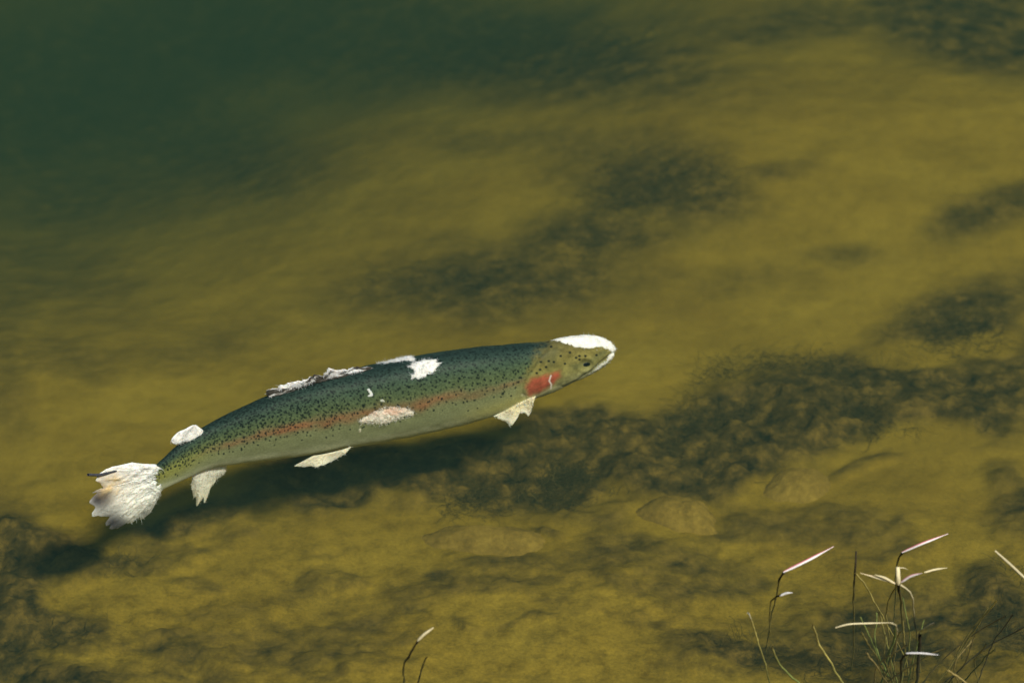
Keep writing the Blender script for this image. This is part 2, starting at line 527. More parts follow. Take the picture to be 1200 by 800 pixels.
# ------------------------------------------------------------------ the trout
ZF = -0.082
TOP = np.array([(162, 556), (182, 543.5), (205, 523), (232, 503), (270, 483), (312, 464), (350, 449.5), (390, 438), (430, 429), (470, 421), (520, 412.5), (560, 407.5), (600, 404), (640, 399.5), (666, 395), (690, 393), (707, 395.5), (716, 400), (721, 405.5)], float)
BOT = np.array([(172, 583), (191, 573.5), (216, 562), (246, 549), (285, 542), (328, 537), (370, 531), (412, 524), (452, 517), (494, 509), (543, 498), (582, 487), (618, 472), (650, 459), (672, 448), (692, 438), (706, 429), (715, 421), (721, 413)], float)
NS, NT = 1000, 288
ctr = (TOP + BOT) / 2
cp = np.array([at_z(x, y, ZF) for x, y in ctr])
hgt = np.linalg.norm(TOP - BOT, axis=1) / 2 * 0.001
k = np.arange(len(ctr))
# half widths relative to half depth
rel = np.interp(k, [0, 1, 2, 4, 7, 10, 13, 15, 18], [0.06, 0.26, 0.42, 0.52, 0.60, 0.62, 0.62, 0.66, 0.85])
ax = np.gradient(ctr, axis=0); ax /= np.linalg.norm(ax, axis=1)[:, None]
bb = hgt / np.sqrt((math.cos(PITCH)) ** 2 + (rel * math.sin(PITCH)) ** 2)
prof = spline(np.column_stack([cp, bb, rel * 0.05]), NS)
S = prof[:, :3]; BB = prof[:, 3]; AA = prof[:, 4] / 0.05 * BB
# round off the snout
arc = np.concatenate([[0], np.cumsum(np.linalg.norm(np.diff(S, axis=0), axis=1))])
LEN = arc[-1]
endr = 0.0065
q = np.clip((LEN - arc) / endr, 0, 1)
capf = np.sqrt(1 - (1 - q) ** 2)
BB = BB * capf + 1e-5; AA = AA * capf + 1e-5
Tn = np.gradient(S, axis=0); Tn[:, 2] = 0; Tn /= np.linalg.norm(Tn, axis=1)[:, None]
NEAR = np.cross(Tn, [0, 0, 1.0])                # points to the camera's side
th = np.linspace(0, 2 * math.pi, NT, endpoint=False)
sx, cz = np.sin(th), np.cos(th)
pw = 0.94
sx_ = np.sign(sx) * np.abs(sx) ** pw
fish = (S[:, None, :] + NEAR[:, None, :] * (AA[:, None] * sx_[None, :])[..., None] + np.array([0, 0, 1.0]) * (BB[:, None] * cz[None, :])[..., None])
UU = np.degrees(np.minimum(th, 2 * math.pi - th))[None, :] + np.zeros((NS, 1))     # 0 back .. 180 belly
TT = (arc / LEN)[:, None] + np.zeros((1, NT))
fpx, fpy = to_px(fish.reshape(-1, 3))
fpx = fpx.reshape(NS, NT); fpy = fpy.reshape(NS, NT)
mir = (NT - np.arange(NT)) % NT
near_side = th <= math.pi
qx_ = np.where(near_side[None, :], fpx, fpx[:, mir]); qy_ = np.where(near_side[None, :], fpy, fpy[:, mir])
ARCT = np.cumsum(np.linalg.norm(np.diff(fish, axis=1, append=fish[:, :1]), axis=2), axis=1)   # metres round the section

# relief: gill cover edge, mouth cleft, eye socket
nrm = np.cross(np.roll(fish, -1, 1) - np.roll(fish, 1, 1), np.gradient(fish, axis=0))
nrm /= np.linalg.norm(nrm, axis=2)[..., None] + 1e-12
out_dir = fish - S[:, None, :]
nrm *= np.sign(np.sum(nrm * out_dir, axis=2))[..., None]
GILL = [(616, 455), (618, 449), (624, 443), (636, 440), (650, 436), (657, 435), (656, 442), (649, 449), (640, 456), (630, 462), (620, 465)]
GILL_EDGE = [(643, 408), (634, 419), (627, 430), (619, 441), (614, 452), (613, 462), (618, 468), (632, 467)]
MOUTH = [(723, 411), (712, 418), (701, 427), (690, 436), (676, 445), (660, 453)]
dg = line_d(qx_, qy_, GILL_EDGE); dm = line_d(qx_, qy_, MOUTH)
disp = -0.0009 * np.exp(-(dg / 2.2) ** 2) - 0.0014 * np.exp(-(dm / 1.6) ** 2)
eye_d = np.hypot((qx_ - 686), (qy_ - 427) * 1.3)
disp += -0.0022 * np.exp(-(eye_d / 6.5) ** 2) + 0.0008 * np.exp(-((eye_d - 10) / 3.0) ** 2)
disp += 0.0010 * np.exp(-(line_d(qx_, qy_, [(660, 450), (676, 442), (692, 431)]) / 3.5) ** 2)       # upper jaw bone
sc_n = fbm(arc[:, None] * 60 + 0 * TT, ARCT * 60, None, 2, 5)
disp += 0.0005 * sc_n * smooth(1.0, 0.9, TT)
fish = fish + nrm * disp[..., None]

# pigment
def keys(u, stops):
    p = [s_[0] for s_ in stops]
    return np.stack([np.interp(u, p, [s_[1][c_] for s_ in stops]) for c_ in range(3)], -1)


wob = 5 * fbm(TT * 26, UU / 26, None, 4, 61)
U2 = UU + wob
body = keys(U2, [(0, (0.014, 0.028, 0.025)), (18, (0.024, 0.044, 0.035)), (38, (0.042, 0.068, 0.042)), (58, (0.076, 0.103, 0.046)), (76, (0.125, 0.155, 0.075)),
                 (92, (0.19, 0.21, 0.105)), (112, (0.25, 0.27, 0.15)), (126, (0.41, 0.43, 0.29)), (180, (0.58, 0.60, 0.46))])
tail_y = smooth(0.22, 0.04, TT)[..., None]
flank = np.exp(-((U2 - 78) / 26) ** 2)[..., None]
body = body * (1 - tail_y * flank * 0.8) + np.array([0.24, 0.24, 0.055]) * tail_y * flank * 0.8
sw = np.exp(-((U2 - (74 + 5 * smooth(0.6, 0.85, TT))) / (8.5 - 2.5 * smooth(0.6, 0.85, TT))) ** 2) * smooth(0.08, 0.26, TT) * (1 - 0.5 * smooth(0.58, 0.68, TT)) * smooth(0.86, 0.78, TT)
sw = np.clip(sw * (0.66 + 0.60 * fbm(TT * 22, UU / 14, None, 3, 17)), 0, 0.78)[..., None]
body = body * (1 - sw) + np.array([0.25, 0.098, 0.046]) * sw
yel = (np.exp(-((U2 - 118) / 18) ** 2) * smooth(0.62, 0.74, TT) * smooth(0.86, 0.80, TT))[..., None]
body = body * (1 - yel * 0.6) + np.array([0.46, 0.42, 0.12]) * yel * 0.6
# spots
spot = np.zeros((NS, NT))
r = np.random.default_rng(12)
dstep = LEN / (NS - 1)
n_sp = 0
cand = []
for side in (-1, 1):
    xa = 0.004
    while xa < LEN * 0.87:
        t = xa / LEN
        gap = 0.0032 + 0.0015 * smooth(0.30, 0.60, t)
        circ = ARCT[int(t * (NS - 1)), -1]
        for k_ in range(int(circ * 0.31 / gap)):
            u = (k_ + 0.5 * (int(xa / gap) % 2) + r.normal(0, 0.33)) * gap / circ * 360.0
            keep = 0.80 if u < 60 else 0.80 * max(0.0, 1 - (u - 60) / 50) ** 1.7
            if 0 <= u < 110 and r.random() < keep:
                cand.append((t + r.normal(0, 0.36) * gap / LEN, u, side))
        xa += gap * 0.9
for t, u, side in cand:
    n_sp += 1
    t = min(max(t, 0.003), 0.99)
    ang = math.radians(u) * side % (2 * math.pi)
    i0 = int(t * LEN / dstep); j0 = int(ang / (2 * math.pi) * NT)
    rad = r.uniform(0.0009, 0.0015) * (1.25 if r.random() < 0.15 else 1)
    step_t = ARCT[min(i0, NS - 1), -1] / NT
    wi = int(rad * 1.9 / dstep) + 1; wj = int(rad * 1.9 / max(step_t, 1e-4)) + 1
    ii = np.arange(max(0, i0 - wi), min(NS, i0 + wi + 1)); jj = np.arange(j0 - wj, j0 + wj + 1)
    di = (ii - t * LEN / dstep)[:, None] * dstep; dj = (jj - ang / (2 * math.pi) * NT)[None, :] * step_t
    a_ = r.uniform(0, 3.14); e_ = r.uniform(0.65, 1.0)
    x_ = di * math.cos(a_) + dj * math.sin(a_); y_ = (-di * math.sin(a_) + dj * math.cos(a_)) / e_
    rr = np.hypot(x_, y_) / rad
    val = smooth(1.15, 0.75, rr + 0.25 * vnoise(x_ * 1600 + n_sp, y_ * 1600, None, 3)) * r.uniform(0.8, 1.0)
    sub_ = spot[np.ix_(ii, jj % NT)]
    spot[np.ix_(ii, jj % NT)] = np.maximum(sub_, val)
# small scales: a fine net on the back
gs = 1.6 * vnoise(arc[:, None] / 0.0013 + 0 * TT, ARCT / 0.0013, None, 55)
body = body * (1 + 0.20 * gs * smooth(0.92, 0.84, TT) * smooth(120, 60, UU))[..., None]
# head
SPOT_BODY = True
headb = poly_sd(qx_, qy_, [(641, 380), (641, 400), (636, 408), (628, 417), (624, 430), (617, 441), (612, 452), (611, 464), (616, 480), (740, 480), (740, 380)])
hw = smooth(-9, 11, headb + 6 * fbm(TT * 120, UU / 8, None, 2, 8))[..., None]
spot = spot * (1 - hw[..., 0])
head = keys(U2, [(0, (0.13, 0.115, 0.042)), (30, (0.17, 0.145, 0.045)), (55, (0.23, 0.20, 0.058)), (85, (0.30, 0.275, 0.09)), (110, (0.34, 0.33, 0.15)), (150, (0.50, 0.49, 0.33)), (180, (0.55, 0.54, 0.40))])
head = head * (0.78 + 0.35 * fbm(TT * 90, UU / 10, None, 3, 71))[..., None]
green = np.exp(-(line_d(qx_, qy_, [(640, 420), (650, 412), (646, 424)]) / 6) ** 2)[..., None] * 0.6
head = head * (1 - green) + np.array([0.085, 0.09, 0.04]) * green
eyeband = np.exp(-(line_d(qx_, qy_, [(672, 430), (688, 426), (708, 413)]) / 3.6) ** 2)[..., None] * 0.55
head = head * (1 - eyeband) + np.array([0.10, 0.11, 0.05]) * eyeband
pig = body * (1 - hw) + head * hw
for (x_, y_) in [(646, 406), (649, 424), (643, 423), (634, 424), (675, 419), (679, 417), (686, 417), (679, 421), (699, 416), (662, 426), (657, 417), (668, 413), (640, 430), (633, 433), (629, 437)]:
    spot = np.maximum(spot, smooth(2.1, 1.0, np.hypot(qx_ - x_, (qy_ - y_) * 1.2)))
spot_col = np.array([0.006, 0.010, 0.010])
sg = (spot * 0.97)[..., None]
pig = pig * (1 - sg) + spot_col * sg
gl = smooth(-3.6, 4.2, poly_sd(qx_, qy_, GILL) + 1.6 * fbm(TT * 150, UU / 5, None, 3, 19))[..., None]
gred = np.array([0.40, 0.075, 0.048]) * (0.9 + 0.35 * fbm(TT * 120, UU / 6, None, 3, 21))[..., None]
pig = pig * (1 - gl * 0.88) + gred * gl * 0.88
pale = np.exp(-(line_d(qx_, qy_, [(612, 463), (620, 466), (632, 463), (646, 455), (660, 452), (676, 443), (688, 436)]) / 1.3) ** 2)[..., None] * 0.65
pig = pig * (1 - pale) + np.array([0.52, 0.50, 0.30]) * pale
scr = np.exp(-(line_d(qx_, qy_, [(645.5, 440), (643.5, 446), (646, 450), (645.5, 455)]) / 0.8) ** 2)[..., None]
pig = pig * (1 - scr) + np.array([0.75, 0.70, 0.66]) * scr
edge = np.exp(-(dg / 1.5) ** 2)[..., None] * 0.25
pig = pig * (1 - edge * (1 - gl))
mth = np.exp(-(dm / 1.0) ** 2)[..., None] * 0.7
pig = pig * (1 - mth) + np.array([0.05, 0.045, 0.02]) * mth

m_fish = attr_mat("trout_skin", 420.0, 0.82, 1.14, 0.12, 0.0006)
m_fish.node_tree.nodes["Principled BSDF"].inputs["Roughness"].default_value = 0.42
m_fish.node_tree.nodes["Principled BSDF"].inputs["Specular IOR Level"].default_value = 0.03
m_fungus = attr_mat("white_fungus", 300.0, 0.90, 1.05, 0.3, 0.0010, 0.6)
m_fin = attr_mat("fin_membrane", 350.0, 0.88, 1.06, 0.2, 0.0006, 0.6)

root = empty("trout", (float(S[NS // 2, 0]), float(S[NS // 2, 1]), ZF), label="large spotted trout blotched with white fungus swimming just under the surface", category="fish")
fv = fish.reshape(-1, 3)
ff = grid_faces(NS, NT, True)
cap0 = len(fv); fv2 = np.vstack([fv, S[0] - Tn[0] * 0.001, S[-1] + Tn[-1] * 0.0002])
tri0 = [(cap0, int((j + 1) % NT), int(j)) for j in range(NT)]
me = bpy.data.meshes.new("body")
caps = np.array([(cap0, (j + 1) % NT, j, j) for j in range(NT)])
cols = np.vstack([pig.reshape(-1, 3), pig[0].mean(0), pig[-1].mean(0)])
me = make_mesh("body", fv2, ff, True, cols)
obj("body", me, m_fish, root)

# fungus: raised cottony patches grown over the skin
facing = np.sum(nrm * (-FWD), axis=2) > -0.15


def fuzz(parent, pts, nrms, n, length, tint, seed):
    """Short cottony threads standing off a fungus growth."""
    r = np.random.default_rng(seed)
    k_ = r.integers(0, len(pts), n)
    p, nn = pts[k_], nrms[k_]
    d = nn * r.uniform(0.1, 0.8, (n, 1)) + r.normal(0, 0.6, (n, 3)); d /= np.linalg.norm(d, axis=1)[:, None]
    L = length * r.uniform(0.4, 1.3, (n, 1))
    bend = r.normal(0, 0.35, (n, 3))
    sg_ = 4
    pp = np.stack([p + d * L * q_ + bend * L * q_ * q_ for q_ in np.linspace(0, 1, sg_)], 1)
    side_ = np.cross(d, [0.3, -0.8, 0.52]); side_ /= np.linalg.norm(side_, axis=1)[:, None]
    up_ = np.cross(side_, d)
    w = 0.00022 * np.linspace(1, 0.35, sg_)[None, :, None]
    ring = np.stack([pp + (side_ * math.cos(a_) + up_ * math.sin(a_))[:, None, :] * w for a_ in (0.3, 2.4, 4.5)], 2)
    f = (grid_faces(sg_, 3, True)[None] + (np.arange(n) * sg_ * 3)[:, None, None]).reshape(-1, 4)
    c = np.repeat(np.array(tint)[None] * r.uniform(0.8, 1.05, (n, 1)), sg_ * 3, 0)
    o = obj("fuzz", make_mesh("fuzz", ring.reshape(-1, 3), f, True, c), m_fungus, parent, kind="stuff")
    o.location = (0, 0, 0)


def patch(poly, tint=(0.80, 0.78, 0.74), height=0.0022, both=False, rag=2.2, seed=1, warm=None, wisps=0):
    xx, yy, zz = fish[..., 0] * 260, fish[..., 1] * 260, fish[..., 2] * 260
    sd = poly_sd(fpx, fpy, poly)
    if both:
        sd = np.maximum(sd, poly_sd(qx_, qy_, poly))
    sd = sd + rag * fbm(xx, yy, zz, 5, seed, 0.75)
    ok = (sd > -0.6) & (facing | both)
    # keep the largest connected growth only
    lab = flood(ok)
    cnt = np.bincount(lab[ok].ravel())
    ok &= lab == np.argmax(cnt)
    idx = -np.ones(NS * NT, int)
    m_ = ok.ravel()
    idx[m_] = np.arange(m_.sum())
    fsel = ff[m_[ff].all(axis=1)]
    h_ = -0.0004 + height * smooth(-0.6, 5.0, sd) ** 0.8 * (0.70 + 0.7 * fbm(xx * 0.9, yy * 0.9, zz * 0.9, 4, seed + 40, 0.65))
    v_ = (fish + nrm * h_[..., None]).reshape(-1, 3)[m_]
    t_ = np.array(tint) * (0.96 + 0.26 * fbm(xx * 0.5, yy * 0.5, zz * 0.5, 4, seed + 9, 0.65))[..., None]
    if warm is not None:
        w_ = smooth(0.0, 0.6, fbm(xx * 0.28, yy * 0.28, zz * 0.28, 3, seed + 5))[..., None] * 0.8
        t_ = t_ * (1 - w_) + np.array(warm) * w_
    rim = smooth(3.6, -0.4, sd)[..., None] * 0.7
    t_ = t_ * (1 - rim) + pig * rim
    o = obj("fungus_patch", make_mesh("fungus_patch", v_, idx[fsel], True, t_.reshape(-1, 3)[m_]), m_fungus, root, label="white cottony fungus patch")
    if wisps:
        fuzz(o, v_, nrm.reshape(-1, 3)[m_], wisps, 0.0024, tint, seed)


def flood(mask):
    """Label connected cells of the (length x girth) grid, girth wrapping."""
    lab = np.where(mask, np.arange(1, mask.size + 1).reshape(mask.shape), 0)
    while True:
        new = lab.copy()
        for ax_, sh in ((1, 1), (1, -1)):
            new = np.maximum(new, np.roll(lab, sh, ax_))
        new[1:] = np.maximum(new[1:], lab[:-1]); new[:-1] = np.maximum(new[:-1], lab[1:])
        new = np.where(mask, new, 0)
        if (new == lab).all():
            break
        lab = new
    _, inv = np.unique(lab, return_inverse=True)
    return inv.reshape(mask.shape)


W = (0.82, 0.81, 0.77)
patch([(638, 399), (655, 390), (700, 386), (728, 396), (728, 412), (718, 415), (712, 411), (706, 408), (694, 410), (676, 408.5), (662, 404), (652, 401)], W, 0.0013, True, 1.6, 2, None, 200)
patch([(723, 409), (724, 416), (712, 427), (700, 436), (689, 442), (687, 440), (698, 430), (708, 422), (715, 414)], W, 0.0016, True, 1.2, 3, None, 80)
patch([(440, 427), (452, 415), (480, 414), (488, 420), (486, 424), (470, 424), (452, 426)], W, 0.0020, False, 1.4, 4, None, 300)
patch([(484, 424), (497, 420), (511, 421), (517, 425), (512, 434), (503, 440), (492, 444), (482, 445), (481, 439), (485, 435), (479, 430)], W, 0.0022, False, 4.6, 5, None, 500)
patch([(480, 446), (488, 445), (485, 454), (480, 453)], (0.6, 0.62, 0.58), 0.0010, False, 0.9, 6)
patch([(427, 455), (433, 453), (439, 460), (438, 467), (428, 466), (431, 461)], (0.66, 0.68, 0.64), 0.0012, False, 0.9, 7)
patch([(440, 468), (449, 465), (455, 473), (446, 472)], (0.50, 0.52, 0.45), 0.0010, False, 0.9, 8)
patch([(418, 492), (430, 485), (445, 479), (460, 475), (470, 476), (482, 478), (487, 483), (486, 487), (474, 490), (460, 495), (450, 497), (436, 496), (424, 498)], (0.80, 0.74, 0.64), 0.0022, False, 4.6, 9, (0.80, 0.52, 0.40), 600)
patch([(418, 499), (425, 500), (425, 509), (419, 508)], (0.62, 0.60, 0.46), 0.0010, False, 0.9, 10)
patch([(168, 536), (182, 541), (181, 547), (184, 553), (180, 559), (179, 566), (186, 571), (191, 574), (186, 584), (168, 584)], W, 0.0036, True, 3.4, 11, None, 700)

# eyes
from mathutils.bvhtree import BVHTree
bvh = BVHTree.FromPolygons([tuple(v) for v in fish.reshape(-1, 3)], [tuple(int(q_) for q_ in f) for f in ff[::1]])
hit, hn, _, _ = bvh.ray_cast(Vector(CAM), Vector(ray(686, 427)).normalized())
m_eye, nt, b = new_mat("eye_dark"); b.inputs["Base Color"].default_value = (0.004, 0.007, 0.008, 1); b.inputs["Roughness"].default_value = 0.3; b.inputs["Specular IOR Level"].default_value = 0.1
m_iris, nt, b = new_mat("eye_iris"); b.inputs["Roughness"].default_value = 0.35
nt.links.new(ramp(nt, noise(nt, 700.0), [(0.35, (0.06, 0.072, 0.062)), (0.65, (0.15, 0.17, 0.15))]), b.inputs["Base Color"])


def lens_mesh(name, c, n, r0, r1, depth, flat_dir, squash=0.72):
    """A domed ring or disc from radius r0 to r1, facing n."""
    n = n / np.linalg.norm(n)
    u = flat_dir - n * (flat_dir @ n); u /= np.linalg.norm(u)
    w = np.cross(n, u)
    nr, na = 12, 32
    rr = np.linspace(r0, r1, nr)[:, None]; aa = np.linspace(0, 2 * math.pi, na, endpoint=False)[None, :]
    hh = depth * np.sqrt(np.clip(1 - (rr / (r1 * 1.02)) ** 2, 0, 1)) + 0 * aa
    p = c + (rr * np.cos(aa))[..., None] * u + (rr * np.sin(aa) * squash)[..., None] * w + hh[..., None] * n
    return make_mesh(name, p.reshape(-1, 3), grid_faces(nr, na, True))


hit = np.array(hit); hn = np.array(hn)
if hn @ FWD > 0:
    hn = -hn
ih = int(np.argmin(np.linalg.norm(S[:, :2] - hit[:2], axis=1)))
for sgn in (1, -1):
    if sgn == 1:
        c_, n_ = hit, hn
    else:
        off = (hit - S[ih]) @ NEAR[ih]
        c_ = hit - 2 * off * NEAR[ih]; n_ = hn - 2 * (hn @ NEAR[ih]) * NEAR[ih]
    e = obj("eye", lens_mesh("eye", c_ - n_ * 0.0009, n_, 0.0, 0.0088, 0.0014, Tn[ih], 0.50), m_iris, root)
    obj("pupil", lens_mesh("pupil", c_ + Tn[ih] * 0.0026 - n_ * 0.0004, n_, 0.0, 0.0060, 0.0016, Tn[ih], 0.52), m_eye, e).location = (0, 0, 0)


# fins
def fin(name, base, outer, plane_p, plane_n, thick, colour, rag=0.0, nr=46, nv=90, rays=22, seed=3, lumps=0.4, label=None, mirror=False, bulge=0.0, jag=0.0, ridge_amt=1.0, wisps=0):
    b3 = spline(np.array([at_plane(x, y, plane_p, plane_n) for x, y in base]), nv)
    o3 = spline(np.array([at_plane(x, y, plane_p, plane_n) for x, y in outer]), nv)
    n = plane_n / np.linalg.norm(plane_n)
    if n @ FWD > 0:
        n = -n
    v = np.linspace(0, 1, nv)[None, :]; r_ = np.linspace(0, 1, nr)[:, None]
    cut = 1 + rag * (fbm(v[0] * rays * 0.7, 0 * v[0], None, 3, seed, 0.7))
    rr = r_ * cut[None, :] + jag * (1 - r_) ** 2 * fbm(v[0] * rays * 0.55 + 5.0, 0 * v[0], None, 3, seed + 2, 0.7)[None, :]
    P = b3[None] * (1 - rr[..., None]) + o3[None] * rr[..., None]
    P = P + UPZ * (bulge * np.sin(math.pi * r_) * (1 - v))[..., None]
    ridge = ridge_amt * np.abs(np.sin(v * rays * math.pi + 0.5 * fbm(r_ * 3 + 0 * v, v * 5 + 0 * r_, None, 2, seed)))
    lump = 0.42 * fbm(v * rays * 0.6 + 0 * r_, r_ * 3.0 + 0 * v, None, 4, seed + 5, 0.6) + 0.75 * fbm(P[..., 0] * 120, P[..., 1] * 120, P[..., 2] * 120, 4, seed + 7, 0.6)
    t = thick * (0.25 + 0.75 * (1 - r_) ** 0.7) * (0.75 + 0.25 * ridge) * np.clip(1 + lumps * 1.6 * lump, 0.2, 3)
    t = t * np.sqrt(np.clip(np.minimum(v, 1 - v) * 14, 0.02, 1)) * np.sqrt(np.clip((1 - r_) * 12, 0.03, 1))
    wav = 0.0022 * np.sin(v * 9 + r_ * 3) * r_
    front = P + n * (t + wav)[..., None]; back = P - n * (t - wav)[..., None]
    px_, py_ = to_px(P.reshape(-1, 3))
    c = colour(px_.reshape(nr, nv), py_.reshape(nr, nv), r_ + 0 * v, v + 0 * r_, ridge, lump)
    V = np.vstack([front.reshape(-1, 3), back.reshape(-1, 3)])
    f1 = grid_faces(nr, nv); f2 = f1[:, ::-1] + nr * nv
    rim = [k_ for k_ in range(nv)] + [i_ * nv + nv - 1 for i_ in range(1, nr)] + [(nr - 1) * nv + k_ for k_ in range(nv - 2, -1, -1)] + [i_ * nv for i_ in range(nr - 2, 0, -1)]
    rim = np.array(rim); rn = np.roll(rim, -1)
    f3 = np.stack([rim, rim + nr * nv, rn + nr * nv, rn], 1)
    C = np.vstack([c.reshape(-1, 3)] * 2)
    F_ = np.vstack([f1, f2, f3])
    o = obj(name, make_mesh(name, V, F_, True, C), m_fin, root)
    if label:
        o["label"] = label
    if wisps:
        sel_ = np.flatnonzero((C.min(axis=1) > 0.35)[:nr * nv])
        fuzz(o, front.reshape(-1, 3)[sel_], np.repeat(n[None], len(sel_), 0), wisps, 0.0030, (0.86, 0.85, 0.82), seed)
    if mirror:
        cb = b3.mean(0); ii = int(np.argmin(np.linalg.norm(S[:, :2] - cb[:2], axis=1)))
        off = (V - S[ii]) @ NEAR[ii]
        V2 = V - 2 * off[:, None] * NEAR[ii]
        obj(name, make_mesh(name, V2, F_[:, ::-1].copy(), True, C), m_fin, root)
    return o


UPZ = np.array([0, 0, 1.0])


def cl(*c):
    return np.array(c)


def near_pt(x, y, cx, cy, r):
    return np.exp(-(((x - cx) ** 2 + (y - cy) ** 2) / r**2))[..., None]


def c_tail(x, y, r_, v, ridge, lump):
    c = cl(0.88, 0.87, 0.84) * (0.92 + 0.26 * lump + 0.06 * ridge)[..., None]
    grey = (smooth(0.55, 0.95, r_) * smooth(0.35, 0.7, v) * (0.35 + 0.65 * (1 - ridge)))[..., None]
    c = c * (1 - 0.7 * grey) + cl(0.34, 0.35, 0.34) * 0.7 * grey
    for cx, cy, rd, st in ((114, 583, 15, 1.0), (122, 581, 10, 0.8), (130, 612, 15, 1.0), (140, 614, 9, 0.8), (170, 602, 8, 0.6), (177, 594, 6, 0.5)):
        w = near_pt(x, y, cx, cy, rd) * st
        c = c * (1 - w) + cl(0.055, 0.052, 0.065) * w
    ye = near_pt(x, y, 130, 566, 15) * (0.4 + 0.6 * smooth(-0.2, 0.4, lump))[..., None]
    return c * (1 - ye) + cl(0.72, 0.50, 0.20) * ye


def c_pale(tint, edge, dark=0.0):
    def f(x, y, r_, v, ridge, lump):
        c = cl(*tint) * (0.86 + 0.20 * lump + 0.10 * ridge)[..., None]
        w = (smooth(0.35, 1.0, r_) * 0.7)[..., None]
        return c * (1 - w) + cl(*edge) * w
    return f


i0 = int(np.argmin(np.abs(to_px(S)[0] - 180)))
tail_n = np.cross(Tn[i0], UPZ)
fin("caudal_fin", [(180, 544), (181, 553), (182, 563), (186, 574)],
    [(152, 541), (126, 552), (118, 562), (121, 573), (107, 579), (108, 590), (118, 603), (128, 617), (144, 618), (160, 611), (175, 602), (184, 590)],
    S[i0], tail_n, 0.0048, c_tail, 0.16, 70, 170, 17, 3, 0.6, "ragged white tail fin with dark tips", jag=0.26, ridge_amt=0.3, wisps=700)
# a loose dark ray sticking out of the tail
pts = spline(np.array([at_plane(x, y, S[i0], tail_n) for x, y in [(150, 549), (133, 552), (118, 556), (103, 556)]]), 14)


def tube(pts, rad, sides=7):
    pts = np.asarray(pts, float); n = len(pts)
    rad = np.broadcast_to(np.asarray(rad, float), (n,))
    t = np.gradient(pts, axis=0); t /= np.linalg.norm(t, axis=1)[:, None] + 1e-12
    ref = np.array([0.3, -0.8, 0.52])
    s = np.cross(t, ref); s /= np.linalg.norm(s, axis=1)[:, None] + 1e-12
    u = np.cross(s, t)
    a_ = np.linspace(0, 2 * math.pi, sides, endpoint=False)
    ring = pts[:, None, :] + (s[:, None, :] * np.cos(a_)[None, :, None] + u[:, None, :] * np.sin(a_)[None, :, None]) * rad[:, None, None]
    return ring.reshape(-1, 3), grid_faces(n, sides, True)


tv, tf = tube(pts, np.linspace(0.0016, 0.0016, 14))
obj("fin_ray", make_mesh("fin_ray", tv, tf, True, np.tile(cl(0.05, 0.05, 0.06), (len(tv), 1))), m_fin, root)


def median(px_, t0):
    """Index of the spine station that lies under image column px_."""
    return int(np.argmin(np.abs(to_px(S)[0] - px_)))


i = median(225, 0)
fin("adipose_fin", [(239, 509), (228, 512), (216, 516), (203, 520)], [(237, 503), (228, 498), (214, 502), (201, 517)], S[i] + NEAR[i] * 0.001, NEAR[i], 0.0034, c_pale((0.83, 0.81, 0.77), (0.83, 0.81, 0.78)), 0.1, 24, 50, 3, 14, 0.5, "small white lobe on the back before the tail", wisps=260)


def c_dorsal(x, y, r_, v, ridge, lump):
    c = cl(0.82, 0.80, 0.77) * (0.9 + 0.2 * lump)[..., None]
    st = smooth(0.10, 0.45, fbm(v * 7 + r_ * 1.5, r_ * 3.5, None, 4, 33) + 0.25 * smooth(0.5, 0.05, v) + 0.18)[..., None]
    low = smooth(0.45, 0.05, r_)[..., None]
    w = np.clip(st + low, 0, 1)
    return c * (1 - w) + cl(0.045, 0.040, 0.032) * w


i = median(375, 0)
fin("dorsal_fin", [(437, 431), (425, 436), (400, 441), (372, 447), (350, 454), (334, 461), (318, 466)],
    [(434, 429), (418, 431), (398, 433), (372, 438), (350, 446), (328, 455), (311, 463)],
    S[i] + UPZ * 0.01, NEAR[i], 0.0022, c_dorsal, 0.65, 30, 130, 16, 21, 0.6, "folded dorsal fin eaten by fungus", wisps=500)
i = median(240, 0)
fin("anal_fin", [(266, 543), (256, 545), (244, 547), (226, 553)], [(263, 553), (250, 570), (233, 590), (225, 570)], S[i], NEAR[i], 0.0024, c_pale((0.84, 0.81, 0.74), (0.70, 0.65, 0.52)), 0.28, 34, 60, 10, 31, 0.4, "pale frayed anal fin", wisps=320)
i = median(372, 0)
pn = -FWD * 0.75 + NEAR[i] * 0.5
fin("pelvic_fin", [(412, 523), (400, 527), (384, 531), (366, 534)], [(404, 532), (388, 541), (366, 547), (345, 546)], np.array(at_z(390, 529, ZF - 0.035)), pn, 0.0018, c_pale((0.80, 0.75, 0.60), (0.84, 0.80, 0.70)), 0.22, 30, 50, 8, 41, 0.45, "cream pelvic fin", True, wisps=160)
i = median(615, 0)
fin("pectoral_fin", [(628, 464), (621, 466), (612, 470), (603, 474)], [(624, 472), (620, 488), (610, 483), (604, 492), (596, 500), (593, 495), (588, 493), (576, 489)], np.array(at_z(615, 469, ZF - 0.022)), pn, 0.0038, c_pale((0.78, 0.70, 0.48), (0.88, 0.86, 0.80)), 0.24, 40, 70, 9, 51, 0.55, "cream ragged pectoral fin", True, wisps=160)

# ------------------------------------------------------------------ grass growing through the water
m_straw = attr_mat("dry_blade", 500.0, 0.85, 1.1, 0.2, 0.0005)
m_stem = attr_mat("wet_stem", 260.0, 0.7, 1.25, 0.3, 0.0006)
WHITE, PINK, STRAW = cl(0.90, 0.87, 0.84), cl(0.60, 0.11, 0.13), cl(0.56, 0.49, 0.29)
DARK, OLIVE, GREEN, TAN = cl(0.028, 0.023, 0.014), cl(0.30, 0.25, 0.08), cl(0.14, 0.165, 0.05), cl(0.26, 0.20, 0.08)


def pts3(path):
    return np.array([at_z(x, y, z) for x, y, z in path])


